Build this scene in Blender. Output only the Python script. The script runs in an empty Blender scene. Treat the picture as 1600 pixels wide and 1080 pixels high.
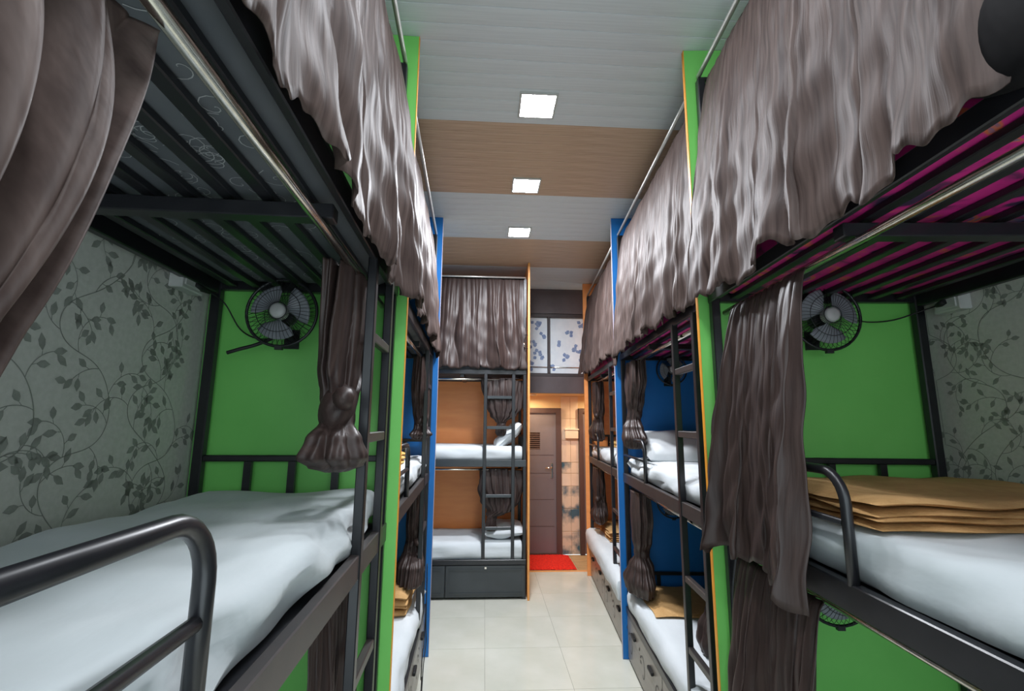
import bpy, bmesh, math, random
from math import sin, cos, pi, radians
from mathutils import Matrix, Vector
R_ = random.Random(7)
S = bpy.context.scene
COL = S.collection

# ------------------------------------------------------------------ camera, world, exposure
def make_camera():
    f, hx, hy, roll = 732.0, 757.0, 661.0, radians(-1.0)
    v = Vector(((hx-800)/f, -(hy-540)/f, -1.0)).normalized()
    up = Vector((math.sin(-roll), math.cos(-roll), 0)); up -= v*up.dot(v); up.normalize()
    x = v.cross(up)
    m = Matrix((x, v, up)).to_4x4()            # rows: world axes in camera space -> camera to world
    cd = bpy.data.cameras.new('camera'); co = bpy.data.objects.new('camera', cd); COL.objects.link(co)
    cd.sensor_fit = 'HORIZONTAL'; cd.sensor_width = 36; cd.lens = f/1600*36; cd.clip_start = .02
    m.translation = Vector((0, 0, 1.8)); co.matrix_world = m
    S.camera = co
make_camera()
W = bpy.data.worlds.new('world'); S.world = W; W.use_nodes = True
W.node_tree.nodes['Background'].inputs[0].default_value = (.6, .7, .75, 1)
W.node_tree.nodes['Background'].inputs[1].default_value = 1.7  # even fill through the open back, added to brighten the shaded berths
S.view_settings.view_transform = 'Standard'; S.view_settings.look = 'None'
S.view_settings.gamma = 1; S.view_settings.use_curve_mapping = False
S.view_settings.exposure = 0.85
PANEL_POWER = 70.0       # emission of the ceiling panels
WARM_POWER = 260.0         # downlight in the vestibule and the added fill lamp

# ------------------------------------------------------------------ materials
def lin(c):
    return tuple((x/255/12.92 if x/255 <= .04045 else ((x/255+.055)/1.055)**2.4) for x in c)+(1,)
def newmat(name):
    m = bpy.data.materials.new(name); m.use_nodes = True
    return m, m.node_tree, m.node_tree.nodes['Principled BSDF']
def mat(name, c, rough=.5, metal=0., c2=None, scale=8., stretch=(1, 1, 1), bump=0., bscale=None, sheen=0., detail=4, spec=.5, coat=0, lo=.35, hi=.65, emit=0):
    m, t, b = newmat(name); N, K = t.nodes, t.links
    b.inputs['Base Color'].default_value = lin(c); b.inputs['Roughness'].default_value = rough
    b.inputs['Metallic'].default_value = metal; b.inputs['Specular IOR Level'].default_value = spec
    if sheen: b.inputs['Sheen Weight'].default_value = sheen
    if coat: b.inputs['Coat Weight'].default_value = coat
    if c2 or bump:
        tc = N.new('ShaderNodeTexCoord'); mp = N.new('ShaderNodeMapping'); mp.inputs['Scale'].default_value = stretch
        K.new(tc.outputs['Object'], mp.inputs['Vector'])
        nz = N.new('ShaderNodeTexNoise'); nz.inputs['Scale'].default_value = scale; nz.inputs['Detail'].default_value = detail
        K.new(mp.outputs[0], nz.inputs['Vector'])
        if c2:
            r = N.new('ShaderNodeValToRGB'); r.color_ramp.elements[0].position = lo; r.color_ramp.elements[1].position = hi
            r.color_ramp.elements[0].color = lin(c); r.color_ramp.elements[1].color = lin(c2)
            K.new(nz.outputs['Fac'], r.inputs[0]); K.new(r.outputs[0], b.inputs['Base Color'])
        if bump:
            n2 = nz
            if bscale:
                n2 = N.new('ShaderNodeTexNoise'); n2.inputs['Scale'].default_value = bscale; n2.inputs['Detail'].default_value = 3
                K.new(mp.outputs[0], n2.inputs['Vector'])
            bp = N.new('ShaderNodeBump'); bp.inputs['Strength'].default_value = bump; bp.inputs['Distance'].default_value = .01
            K.new(n2.outputs['Fac'], bp.inputs['Height']); K.new(bp.outputs[0], b.inputs['Normal'])
    return m
def emat(name, c, e):
    m, t, b = newmat(name); b.inputs['Base Color'].default_value = (0.8, .8, .8, 1)
    b.inputs['Emission Color'].default_value = lin(c); b.inputs['Emission Strength'].default_value = e
    return m
M = dict(
 metal=mat('black_metal', (20, 21, 25), .34, .0, c2=(28, 28, 32), scale=20, spec=.6),
 rail=mat('rail_metal', (40, 36, 36), .40, .0, c2=(52, 45, 43), scale=10, spec=.8),
 chrome=mat('chrome', (205, 200, 190), .2, 1., c2=(225, 220, 210), scale=30),
 green=mat('green_laminate', (120, 204, 100), .42, c2=(112, 196, 93), scale=3),
 blue=mat('blue_laminate', (24, 118, 196), .42, c2=(18, 110, 188), scale=3),
 orange=mat('orange_laminate', (252, 162, 92), .4, c2=(245, 152, 84), scale=3, stretch=(1, 1, 6)),
 edge_orange=mat('edge_orange', (240, 165, 45), .45, c2=(232, 150, 40), scale=8),
 edge_pale=mat('edge_pale', (196, 190, 205), .4, c2=(180, 172, 190), scale=8),
 edge_tan=mat('edge_tan', (232, 160, 88), .45, c2=(220, 146, 76), scale=8),
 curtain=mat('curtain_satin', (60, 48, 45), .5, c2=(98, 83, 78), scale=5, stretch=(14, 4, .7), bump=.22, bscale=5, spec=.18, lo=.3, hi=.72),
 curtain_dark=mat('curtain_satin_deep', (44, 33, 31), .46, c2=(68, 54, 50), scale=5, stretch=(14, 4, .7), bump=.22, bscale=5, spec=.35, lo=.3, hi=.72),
 header=mat('header_tape', (13, 12, 14), .85, c2=(19, 18, 20), spec=.2, scale=30),
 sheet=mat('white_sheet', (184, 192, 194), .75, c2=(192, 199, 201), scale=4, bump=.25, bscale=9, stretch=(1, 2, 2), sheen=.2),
 sheet_far_lit=mat('white_sheet_far_lit', (206, 212, 215), .75, c2=(214, 219, 222), scale=4, bump=.25, bscale=9, stretch=(1, 2, 2)),  # white sheet lightened, stronger light on the far berths put into its colour
 rodm=mat('rod_steel', (190, 190, 186), .35, .6, c2=(200, 200, 196), scale=30),
 pillow=mat('white_pillowcase', (212, 217, 220), .75, c2=(222, 226, 228), scale=5, bump=.3, bscale=10),
 brown=mat('brown_fleece', (188, 146, 92), .9, c2=(202, 160, 106), scale=14, bump=.4, bscale=90),
 gold=mat('gold_fleece', (208, 156, 70), .9, c2=(222, 186, 120), scale=14, bump=.4, bscale=90),
 paper=mat('wallpaper', (196, 197, 188), .7, c2=(204, 204, 196), scale=60, bump=.05, bscale=200),
 print=mat('vine_print', (150, 153, 145), .7, c2=(136, 139, 131), scale=40),
 ceil_white=mat('ceiling_white', (216, 222, 224), .42, c2=(208, 214, 216), scale=3, stretch=(1, 40, 1)),
 ceil_wood=mat('ceiling_wood', (204, 176, 150), .42, c2=(184, 154, 128), scale=3, stretch=(1.2, 40, 1)),
 ceil_back=mat('ceiling_back', (120, 118, 112), .8, c2=(110, 108, 104), scale=3),
 tile=mat('floor_tile', (202, 202, 188), .16, c2=(212, 211, 199), scale=3, spec=.5),
 grout=mat('floor_grout', (150, 148, 138), .8, c2=(140, 138, 128), scale=20),
 step=mat('step_tile', (196, 164, 120), .35, c2=(168, 138, 100), scale=3, stretch=(1, 10, 1)),
 drawer=mat('drawer_laminate', (128, 122, 114), .28, c2=(112, 106, 99), scale=3, stretch=(1, 1, 12)),
 drawer_dark=mat('drawer_metal', (44, 49, 52), .33, c2=(54, 59, 62), scale=4, spec=.6),
 ink=mat('drawer_print', (64, 58, 56), .5, c2=(54, 50, 48), scale=20),
 fan_black=mat('fan_black', (22, 24, 27), .4, c2=(30, 32, 34), scale=20),
 fan_blade=mat('fan_blade', (126, 130, 136), .3, c2=(138, 142, 148), scale=10),
 fan_hub=mat('fan_hub', (168, 168, 166), .35, c2=(180, 180, 178), scale=10),
 plastic=mat('white_plastic', (190, 192, 188), .4, c2=(180, 182, 178), scale=10),
 black=mat('black_rubber', (18, 18, 20), .6, c2=(26, 26, 28), scale=30),
 door=mat('door_grey', (116, 106, 108), .4, c2=(108, 98, 100), scale=4, stretch=(1, 1, .2)),
 doorframe=mat('door_frame', (84, 62, 56), .45, c2=(74, 54, 50), scale=6, stretch=(1, 1, .2)),
 brownpanel=mat('brown_panel', (88, 78, 80), .5, c2=(80, 70, 72), scale=6),
 frame=mat('window_frame', (52, 44, 46), .45, c2=(60, 52, 53), scale=10),
 film=mat('window_film', (218, 227, 235), .35, c2=(228, 235, 241), scale=12),
 flower=mat('flower_print', (104, 126, 170), .5, c2=(136, 156, 190), scale=30),
 wtile=mat('wall_tile_beige', (228, 208, 186), .25, c2=(212, 190, 166), scale=4, detail=8),
 wtile2=mat('wall_tile_blue', (216, 196, 172), .25, c2=(64, 98, 112), scale=5, detail=8, lo=.42, hi=.6),
 mat_red=mat('red_shag', (226, 40, 18), .95, c2=(196, 22, 10), scale=40, bump=.8, bscale=60),
 floral=mat('dark_mattress', (84, 88, 92), .8, c2=(94, 97, 100), scale=6),
 swirl=mat('swirl_print', (170, 172, 172), .8, c2=(150, 152, 152), scale=20),
 vest=mat('vestibule_wall', (226, 196, 150), .6, c2=(218, 188, 142), scale=3),
)
def magenta_mat():
    m, t, b = newmat('magenta_mattress'); N, K = t.nodes, t.links
    tc = N.new('ShaderNodeTexCoord'); nz = N.new('ShaderNodeTexNoise'); nz.inputs['Scale'].default_value = 5; nz.inputs['Detail'].default_value = 5
    nz.inputs['Distortion'].default_value = 1.6
    K.new(tc.outputs['Object'], nz.inputs['Vector'])
    r = N.new('ShaderNodeValToRGB'); e = r.color_ramp.elements
    e[0].position = .36; e[0].color = lin((60, 40, 70)); e[1].position = .46; e[1].color = lin((196, 36, 128))
    for p, c in ((.56, (206, 44, 132)), (.60, (214, 110, 60)), (.635, (90, 100, 150)), (.68, (180, 30, 100))):
        q = e.new(p); q.color = lin(c)
    K.new(nz.outputs['Fac'], r.inputs[0]); K.new(r.outputs[0], b.inputs['Base Color']); b.inputs['Roughness'].default_value = .6
    return m
M['magenta'] = magenta_mat()
PANELS = {k: emat('led_diffuser_'+k, (244, 248, 255), PANEL_POWER*p) for k, p in (('near', .8), ('first', 1.1), ('second', 3.0), ('third', 5.0))}
M['warm_emit'] = emat('warm_diffuser', (255, 228, 186), WARM_POWER)

# ------------------------------------------------------------------ mesh builder
class Row:
    """frame of a row of bunks: u runs along the row, v runs from the aisle towards the wall"""
    def __init__(s, base, ang, sgn): s.b = base; s.a = ang; s.s = sgn
    def loc(s, u, v, z=0):
        c, d = cos(s.a), sin(s.a); y = s.s*v
        return (s.b[0]+u*c-y*d, s.b[1]+u*d+y*c, z)
LEFT = Row((-.345, 2.0), pi/2+radians(1.70), 1)
RIGHT = Row((.952, 2.0), pi/2-radians(4.59), -1)
END = Row((.472, 5.16), 0, 1)
PLAIN = Row((0, 0), 0, 1)

class MB:
    def __init__(s): s.v = []; s.f = []; s.m = []; s.cur = 0; s.sm = []; s.smooth = False
    def add(s, vs, fs):
        o = len(s.v); s.v += [tuple(p) for p in vs]
        for f in fs: s.f.append([o+i for i in f]); s.m.append(s.cur); s.sm.append(s.smooth)
    def box(s, u0, u1, v0, v1, z0, z1, bev=0):
        if bev:
            b = min(bev, abs(u1-u0)*.45, abs(v1-v0)*.45, abs(z1-z0)*.45)
            bm = bmesh.new(); r = bmesh.ops.create_cube(bm, size=1)
            for w in bm.verts:
                w.co = Vector((u0 if w.co.x < 0 else u1, v0 if w.co.y < 0 else v1, z0 if w.co.z < 0 else z1))
            bmesh.ops.bevel(bm, geom=bm.edges[:], offset=b, segments=1, affect='EDGES')
            s.addbm(bm); return s
        vs = [(u, v, z) for z in (z0, z1) for v in (v0, v1) for u in (u0, u1)]
        s.add(vs, [(0, 2, 3, 1), (4, 5, 7, 6), (0, 1, 5, 4), (2, 6, 7, 3), (0, 4, 6, 2), (1, 3, 7, 5)]); return s
    def addbm(s, bm):
        bm.verts.index_update(); s.add([v.co[:] for v in bm.verts], [[v.index for v in f.verts] for f in bm.faces]); bm.free()
    def tube(s, pts, r, n=8, closed=False, cap=True):
        P = [Vector(p) for p in pts]; k = len(P); rs = r if hasattr(r, '__len__') else [r]*k
        T = []
        for i in range(k):
            a = P[i-1] if (i or closed) else P[0]; b = P[(i+1) % k] if (i < k-1 or closed) else P[-1]
            T.append((b-a).normalized())
        ref = Vector((0, 0, 1)) if abs(T[0].z) < .9 else Vector((1, 0, 0))
        nn = (ref-T[0]*ref.dot(T[0])).normalized(); vs = []
        for i in range(k):
            nn = (nn-T[i]*nn.dot(T[i])).normalized(); bb = T[i].cross(nn)
            for j in range(n):
                a = 2*pi*j/n; vs.append(P[i]+(nn*cos(a)+bb*sin(a))*rs[i])
        fs = []
        for i in range(k if closed else k-1):
            for j in range(n):
                fs.append((i*n+j, i*n+(j+1) % n, ((i+1) % k)*n+(j+1) % n, ((i+1) % k)*n+j))
        old = s.smooth; s.smooth = True; s.add(vs, fs)
        if cap and not closed:
            o = len(s.v)-len(vs); s.smooth = False
            for q in (range(n-1, -1, -1), range((k-1)*n, k*n)):
                s.f.append([o+i for i in q]); s.m.append(s.cur); s.sm.append(False)
        s.smooth = old; return s
    def grid(s, fn, nu, nv, closeu=False):
        vs = [fn(i/(nu if closeu else nu-1), j/(nv-1)) for j in range(nv) for i in range(nu)]
        fs = [(j*nu+i, j*nu+(i+1) % nu, (j+1)*nu+(i+1) % nu, (j+1)*nu+i) for j in range(nv-1) for i in range(nu if closeu else nu-1)]
        old = s.smooth; s.smooth = True; s.add(vs, fs); s.smooth = old; return s
    def cap(s, idx):
        s.f.append(list(idx)); s.m.append(s.cur); s.sm.append(s.smooth)
    def build(s, name, mats, parent=None, row=PLAIN, fixn=True):
        me = bpy.data.meshes.new(name)
        sg = row.s
        me.from_pydata([(p[0], sg*p[1], p[2]) for p in s.v], [], s.f)
        if not isinstance(mats, (list, tuple)): mats = [mats]
        for m in mats: me.materials.append(M[m] if isinstance(m, str) else m)
        me.polygons.foreach_set('material_index', s.m); me.polygons.foreach_set('use_smooth', s.sm)
        if fixn:
            bm = bmesh.new(); bm.from_mesh(me); bmesh.ops.recalc_face_normals(bm, faces=bm.faces[:]); bm.to_mesh(me); bm.free()
        me.update()
        o = bpy.data.objects.new(name, me); COL.objects.link(o)
        if parent: o.parent = parent
        return o
def bx(name, m, parent, row, *d, bev=0):
    return MB().box(*d, bev=bev).build(name, m, parent, row)
def place(o, row, u, v, z=0, rz=0):
    o.location = row.loc(u, v, z); o.rotation_euler = (0, 0, row.a+rz); return o
def tag(o, label, cat, group=None):
    o['label'] = label; o['category'] = cat
    if group: o['group'] = group
    return o
def thing(name, row, u, v, z, label, cat, group=None, rz=0):
    o = bpy.data.objects.new(name, None); COL.objects.link(o); o.empty_display_size = .1
    return tag(place(o, row, u, v, z, rz), label, cat, group)
def struct(o): o['kind'] = 'structure'; return o
def share(o, name, parent, loc):
    c = o.copy(); c.name = name; COL.objects.link(c); c.parent = parent; c.location = loc; return c
def solid(o, t=.004):
    md = o.modifiers.new('cloth', 'SOLIDIFY'); md.thickness = t; md.offset = 0; return o
def lerp(a, b, t): return a+(b-a)*t
def interp(tab, x):
    if x <= tab[0][0]: return tab[0][1:]
    for a, b in zip(tab, tab[1:]):
        if x <= b[0]:
            t = (x-a[0])/(b[0]-a[0]+1e-9); t = t*t*(3-2*t)
            return [lerp(p, q, t) for p, q in zip(a[1:], b[1:])]
    return tab[-1][1:]

CEIL = 3.63
WL, WR, WE = .80, .97, .82          # depth of the bunks in each row
# ------------------------------------------------------------------ floor
def build_floor():
    base = struct(bx('floor', 'grout', None, PLAIN, -1.9, 2.6, -.77, 6.1, -.06, -.003))
    proto = None
    for i in range(-3, 4):
        for j in range(-8, 4):
            x0 = .035+.613*i; y0 = 4.145+.613*j
            if j == 3: 
                t = bx('floor_tile', 'tile', base, PLAIN, 0, .61, 0, 6.1-y0-.003, -.012, 0); t.location = (x0, y0, 0); continue
            if proto is None:
                proto = bx('floor_tile', 'tile', base, PLAIN, 0, .6105, 0, .6105, -.012, 0); proto.location = (x0, y0, 0)
            else: share(proto, 'floor_tile', base, (x0, y0, 0))
build_floor()
# ------------------------------------------------------------------ ceiling of planks
def build_ceiling():
    base = struct(bx('ceiling', 'ceil_back', None, PLAIN, -1.6, 2.5, -.8, 6.35, CEIL+.012, CEIL+.06))
    edges = [(-.80, 'ceil_white'), (-.11, 'ceil_wood'), (.8, 'ceil_white'), (2.63, 'ceil_wood'), (3.546, 'ceil_white'), (4.472, 'ceil_wood'), (5.32, 'ceil_white'), (6.34, None)]
    for (a, m), (b, _) in zip(edges, edges[1:]):
        n = max(1, round((b-a)/.104)); w = (b-a)/n
        p = MB()
        # a shallow crowned plank with a recessed joint
        xs = (-1.55, 2.45); prof = [(0, .006), (.003, .001), (w*.3, 0), (w*.7, 0), (w-.003, .001), (w-.001, .006)]
        p.add([(x, y, CEIL+z) for x in xs for y, z in prof], [(k, k+1, 7+k, 6+k) for k in range(5)]+[(0, 6, 11, 5)])
        o = p.build('ceiling_plank', m, base); o.location = (0, a, 0)
        for k in range(1, n): share(o, 'ceiling_plank', base, (0, a+w*k, 0))
build_ceiling()
# ------------------------------------------------------------------ side walls with printed vines
def ribbon(p, pts, w, v):
    L = []
    for i, (a, b) in enumerate(pts):
        q = pts[min(i+1, len(pts)-1)]; r = pts[max(i-1, 0)]
        dx, dy = q[0]-r[0], q[1]-r[1]; l = math.hypot(dx, dy)+1e-9
        L.append((a-dy/l*w/2, v, b+dx/l*w/2)); L.append((a+dy/l*w/2, v, b-dx/l*w/2))
    p.add(L, [(2*i, 2*i+1, 2*i+3, 2*i+2) for i in range(len(pts)-1)])
def leaf(p, x, z, a, l, w, v):
    c, s = cos(a), sin(a)
    P = [(0, 0), (.3, .42), (.6, .5), (1, 0), (.6, -.5), (.3, -.42)]
    p.add([(x+(q*l)*c-(r*w)*s, v, z+(q*l)*s+(r*w)*c) for q, r in P], [(0, 1, 2, 3, 4, 5)])
def vines(u0, u1, z0, z1, v, seed, lw=.003, ls=.042, gap=.19):
    rnd = random.Random(seed); p = MB()
    def inside(a, b): return u0 < a < u1 and z0 < b < z1
    x = u0-.1
    while x < u1+.1:
        a = pi/2+rnd.uniform(-.3, .3); px, pz = x, z0-.1; pts = []; k = 0; ph = rnd.uniform(0, 6); n = 0; side = 1
        while pz < z1+.05 and n < 400:
            pts.append((px, pz)); a = pi/2+1.15*sin(k*9+ph)+.25*sin(k*21+ph*2); px += .01*cos(a); pz += .01*sin(a); k += .01; n += 1
            if n % 9 == 0:                                   # a curling twig with leaves
                b = a+side*rnd.uniform(.5, 1.0); tx, tz = px, pz; tw = []; cur = side*rnd.uniform(8, 15)*rnd.choice((1, 1, -1)); m = rnd.randint(9, 15)
                for q in range(m):
                    tw.append((tx, tz)); b += cur*.011; tx += .012*cos(b); tz += .012*sin(b)
                    if q % 3 == 2 and inside(tx, tz):
                        sd = 1 if (q//3) % 2 else -1; aa = b+sd*rnd.uniform(.6, 1.1)
                        st = .012; leaf(p, tx+st*cos(aa), tz+st*sin(aa), aa+sd*.2, ls*rnd.uniform(.8, 1.15), ls*.5, v)
                        ribbon(p, [(tx, tz), (tx+st*cos(aa), tz+st*sin(aa))], lw*.7, v)
                tw = [t for t in tw if inside(*t)]
                if len(tw) > 2:
                    ribbon(p, tw, lw*.8, v); leaf(p, tw[-1][0], tw[-1][1], b, ls, ls*.5, v)
                side = -side
        pts = [t for t in pts if inside(*t)]
        if len(pts) > 2: ribbon(p, pts, lw, v)
        x += gap*rnd.uniform(.9, 1.15)
    return p
def build_walls():
    wl = struct(bx('wall_left', 'paper', None, LEFT, -2.75, 4.36, WL+.02, WL+.12, 0, CEIL+.02)); place(wl, LEFT, 0, 0)
    wr = struct(bx('wall_right', 'paper', None, RIGHT, -2.75, 4.24, WR+.03, WR+.13, 0, CEIL+.02)); place(wr, RIGHT, 0, 0)
    o = vines(-1.98, .0, 1.36, 2.42, WL+.0185, 3).build('vine_print', 'print', wl, LEFT); o['kind'] = 'stuff'
    o = vines(-1.98, .0, 1.36, 2.5, WR+.0285, 5, .0028, .034, .135).build('vine_print', 'print', wr, RIGHT); o['kind'] = 'stuff'
build_walls()
# ------------------------------------------------------------------ the far end: window wall, vestibule, door
def build_far():
    Y = 6.22
    wf = struct(bx('wall_front', 'orange', None, PLAIN, -1.4, .50, Y, Y+.1, 0, CEIL+.02))
    struct(bx('wall_front_upper', 'brownpanel', None, PLAIN, .50, 2.2, Y, Y+.1, 3.28, CEIL+.02))
    struct(bx('trim_1', 'brownpanel', None, PLAIN, .50, 2.2, Y, Y+.1, 2.20, 2.42))
    w = bpy.data.objects.new('window_1', None); COL.objects.link(w); w.location = (.5, Y, 2.42); struct(w)
    f = MB()
    for d in ((0, 1.2, 0, .09, 0, .045), (0, 1.2, 0, .09, .815, .87), (0, .04, 0, .09, .045, .815), (1.16, 1.2, 0, .09, .045, .815)): f.box(*d, bev=.004)
    f.build('window_frame', 'frame', w)
    bx('mullion', 'frame', w, PLAIN, .335, .368, -.004, .09, .045, .815, bev=.004)
    rnd = random.Random(4)
    for a, b in ((.04, .335), (.368, 1.16)):
        pn = bx('pane', 'film', w, PLAIN, a, b, .05, .06, .045, .815)
        p = MB()
        n = 5 if b-a < .5 else 10
        for k in range(n):
            cx = a+.045+(b-a-.09)*((k*.618) % 1); cz = .09+.68*((k+.5)/n); big = rnd.random() < .55
            for q in range(8 if big else 5):
                an = rnd.uniform(0, 6.28); d = rnd.uniform(.0, .045 if big else .012)
                leaf(p, cx+d*cos(an), cz+d*sin(an), an, rnd.uniform(.045, .065), .05, .0485-.0002*q)
        p.v = [(min(max(q[0], a+.002), b-.002), q[1], q[2]) for q in p.v]
        s = p.build('flower_print', 'flower', pn, fixn=False); s['kind'] = 'stuff'
    MB().tube([(.03, .035, .13), (1.17, .035, .13)], .006, 6).build('curtain_wire', 'chrome', w)
    # vestibule behind
    struct(bx('vestibule_ceiling', 'vest', None, PLAIN, .34, 2.2, Y+.1, 7.0, 2.20, 2.26))
    struct(bx('wall_vestibule_left', 'vest', None, PLAIN, .28, .34, Y+.1, 7.0, 0, 2.26))
    struct(bx('wall_vestibule_right', 'vest', None, PLAIN, 2.2, 2.26, Y, 7.0, 0, 2.26))
    far = struct(bx('wall_far', 'vest', None, PLAIN, .28, 2.26, 6.862, 6.95, 0, 2.26))
    for z0, z1, m in ((0, .305, 'wtile2'), (.308, .613, 'wtile2'), (.616, .92, 'wtile2'), (.923, 1.095, 'wtile'), (1.098, 1.25, 'wtile2'), (1.253, 1.56, 'wtile'), (1.563, 1.87, 'wtile'), (1.873, 2.19, 'wtile')):
        bx('wall_tile', m, far, PLAIN, 1.11, 1.245, 6.85, 6.862, z0+.002, z1, bev=.002)
        bx('wall_tile', m, far, PLAIN, 1.248, 1.36, 6.85, 6.862, z0+.002, z1, bev=.002)
    fl = struct(bx('vestibule_floor', 'grout', None, PLAIN, .34, 2.2, 6.13, 6.86, -.06, -.004))
    for k in range(5):
        bx('floor_plank', 'step', fl, PLAIN, 1.215, 2.15, 6.14+k*.142, 6.14+k*.142+.139, -.02, 0, bev=.002)
    bx('floor_slab', 'step', fl, PLAIN, .36, 1.21, 6.14, 6.845, -.02, -.001)
    struct(bx('trim_2', 'edge_tan', None, PLAIN, .34, 2.2, 6.10, 6.13, -.03, .004, bev=.002))
    d = bpy.data.objects.new('door_1', None); COL.objects.link(d); d.location = (.34, 6.85, 0); struct(d)
    f = MB(); f.box(0, .05, -.05, .01, 0, 2.02); f.box(.69, .765, -.05, .01, 0, 2.02); f.box(.05, .69, -.05, .01, 1.95, 2.02); f.box(.05, .69, -.05, .01, 0, .03)
    f.build('door_frame', 'doorframe', d)
    lf = MB()
    lf.box(.05, .69, -.02, .005, .03, 1.43); lf.box(.05, .69, -.02, .005, 1.67, 1.95); lf.box(.05, .21, -.02, .005, 1.43, 1.67); lf.box(.46, .69, -.02, .005, 1.43, 1.67)
    leafo = lf.build('door_leaf', 'door', d)
    for z in (.38, .74, 1.10, 1.35):
        bx('groove', 'doorframe', leafo, PLAIN, .06, .66, -.0225, -.0195, z, z+.006)
    for k in range(8):
        b = MB(); z = 1.435+k*.029
        b.add([(.21, -.018, z), (.46, -.018, z), (.46, .004, z+.02), (.21, .004, z+.02), (.21, -.018, z+.006), (.46, -.018, z+.006), (.46, .004, z+.026), (.21, .004, z+.026)],
              [(0, 1, 2, 3), (4, 7, 6, 5), (0, 4, 5, 1), (2, 6, 7, 3), (1, 5, 6, 2), (0, 3, 7, 4)])
        b.build('louvre', 'doorframe', leafo)
    h = MB(); h.box(.615, .645, -.03, -.02, 1.03, 1.24, bev=.004); h.build('handle_plate', 'chrome', leafo)
    MB().tube([(.63, -.025, 1.18), (.63, -.06, 1.18), (.60, -.066, 1.18), (.53, -.066, 1.175)], .009, 8).build('handle', 'chrome', leafo)
    d2 = bpy.data.objects.new('door_2', None); COL.objects.link(d2); d2.location = (1.365, 6.85, 0); struct(d2)
    f = MB(); f.box(0, .06, -.05, .01, 0, 2.02); f.box(.70, .76, -.05, .01, 0, 2.02); f.box(.06, .70, -.05, .01, 1.96, 2.02); f.build('door_frame', 'doorframe', d2)
    bx('door_leaf', 'door', d2, PLAIN, .06, .70, -.02, .005, .01, 1.96)
    # switch box ledge on the tiles
    t = thing('switch_box', PLAIN, 1.165, 6.85, 1.585, 'cream plastic switch box on the tiled wall beside the grey door', 'switch box')
    bx('box_body', 'wtile', t, PLAIN, 0, .19, -.05, 0, 0, .12, bev=.008); bx('box_lid', 'wtile', t, PLAIN, -.008, .198, -.058, 0, .12, .14, bev=.004)
    # red mat
    def shag(u, v):
        e = min(u, 1-u, v, 1-v)*16; h = .006+.02*min(1, e)
        return (lerp(.36, 1.185, u)+R_.uniform(-.004, .004), lerp(6.165, 6.80, v)+R_.uniform(-.004, .004), h+R_.uniform(-.005, .005))
    p = MB(); p.grid(shag, 60, 40); p.box(.362, 1.18, 6.17, 6.795, .001, .008)
    tag(p.build('door_mat', 'mat_red', None, fixn=False), 'red shaggy mat on the floor before the grey door', 'mat')
    # warm downlight
    t = thing('downlight', PLAIN, .66, 6.52, 2.20, 'round warm downlight in the low ceiling above the grey door', 'ceiling light')
    MB().tube([(.05*cos(a*pi/8), .05*sin(a*pi/8), -.006) for a in range(16)], .008, 6, closed=True).build('ring', 'chrome', t)
    p = MB(); p.add([(.045*cos(a*pi/8), .045*sin(a*pi/8), -.004) for a in range(16)], [list(range(15, -1, -1))]); p.build('diffuser', 'warm_emit', t, fixn=False)
    fill_lamp = thing('downlight', PLAIN, 1.62, 6.50, 2.20, 'added warm fill lamp, unseen in the low ceiling behind the orange right partition', 'ceiling light')  # unseen second lamp, added to brighten the wall tiles
    for c in list(t.children): share(c, c.name.split('.')[0], fill_lamp, (0, 0, 0))
build_far()
# ------------------------------------------------------------------ ceiling panel lights
def panel_light(y, label, k='near'):
    t = thing('ceiling_light', PLAIN, lerp(.275, .305, (y-2.4)/2), y, CEIL, label, 'ceiling light', 'square ceiling panel lights')
    f = MB(); a, b = .108, .096
    for d in ((-a, a, -a, -b), (-a, a, b, a), (-a, -b, -b, b), (b, a, -b, b)): f.box(*d, -.012, .004)
    f.build('frame', 'plastic', t)
    p = MB(); p.add([(-b, -b, -.008), (b, -b, -.008), (b, b, -.008), (-b, b, -.008)], [(3, 2, 1, 0)])
    p.build('diffuser', PANELS[k], t, fixn=False)
for y, l in ((2.45, 'square white panel light on the pale ceiling band, largest of those lit in view'), (3.38, 'square white panel light in the first wood-look ceiling band'),
             (4.28, 'square white panel light on the second pale ceiling band, smallest and farthest'), (1.52, 'square panel light overhead, before the largest lit one'),
             (.59, 'square panel light straight above the camera'), (-.35, 'square panel light behind the camera')):
    panel_light(y, l, {2.45: 'first', 3.38: 'second', 4.28: 'third'}.get(y, 'near'))
# ------------------------------------------------------------------ partitions
def partition(row, u, W, face, edge, label, name='partition_board'):
    t = thing(name, row, u, 0, 0, label, 'partition')
    bx('board', face, t, row, 0, .02, 0, W+.015, 0.002, CEIL-.002)
    bx('edge_band', edge, t, row, -.001, .021, -.003, 0, 0.002, CEIL-.002)
    return t
partition(LEFT, 0, WL, 'green', 'edge_orange', 'green partition board with orange edge at the end of the near left bunk')
partition(LEFT, 2.02, WL, 'blue', 'edge_pale', 'blue partition board with pale edge on the left, beside the end bunk')
partition(RIGHT, 0, WR, 'green', 'edge_orange', 'green partition board with orange edge at the end of the near right bunk')
partition(RIGHT, 1.93, WR, 'blue', 'edge_pale', 'blue partition board with pale edge on the right, between the second and third bunks')
partition(RIGHT, 3.94, WR, 'orange', 'edge_tan', 'orange partition board at the far end of the right row')
partition(END, 0.0, WE+.05, 'orange', 'edge_tan', 'orange partition board at the open end of the end bunk, by the door passage')
t = tag(bx('partition_board', 'orange', None, END, -1.72, -.002, WE+.02, WE+.04, .002, CEIL-.002), 'orange board behind the end bunk, its back panel', 'partition'); place(t, END, 0, 0)

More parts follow.
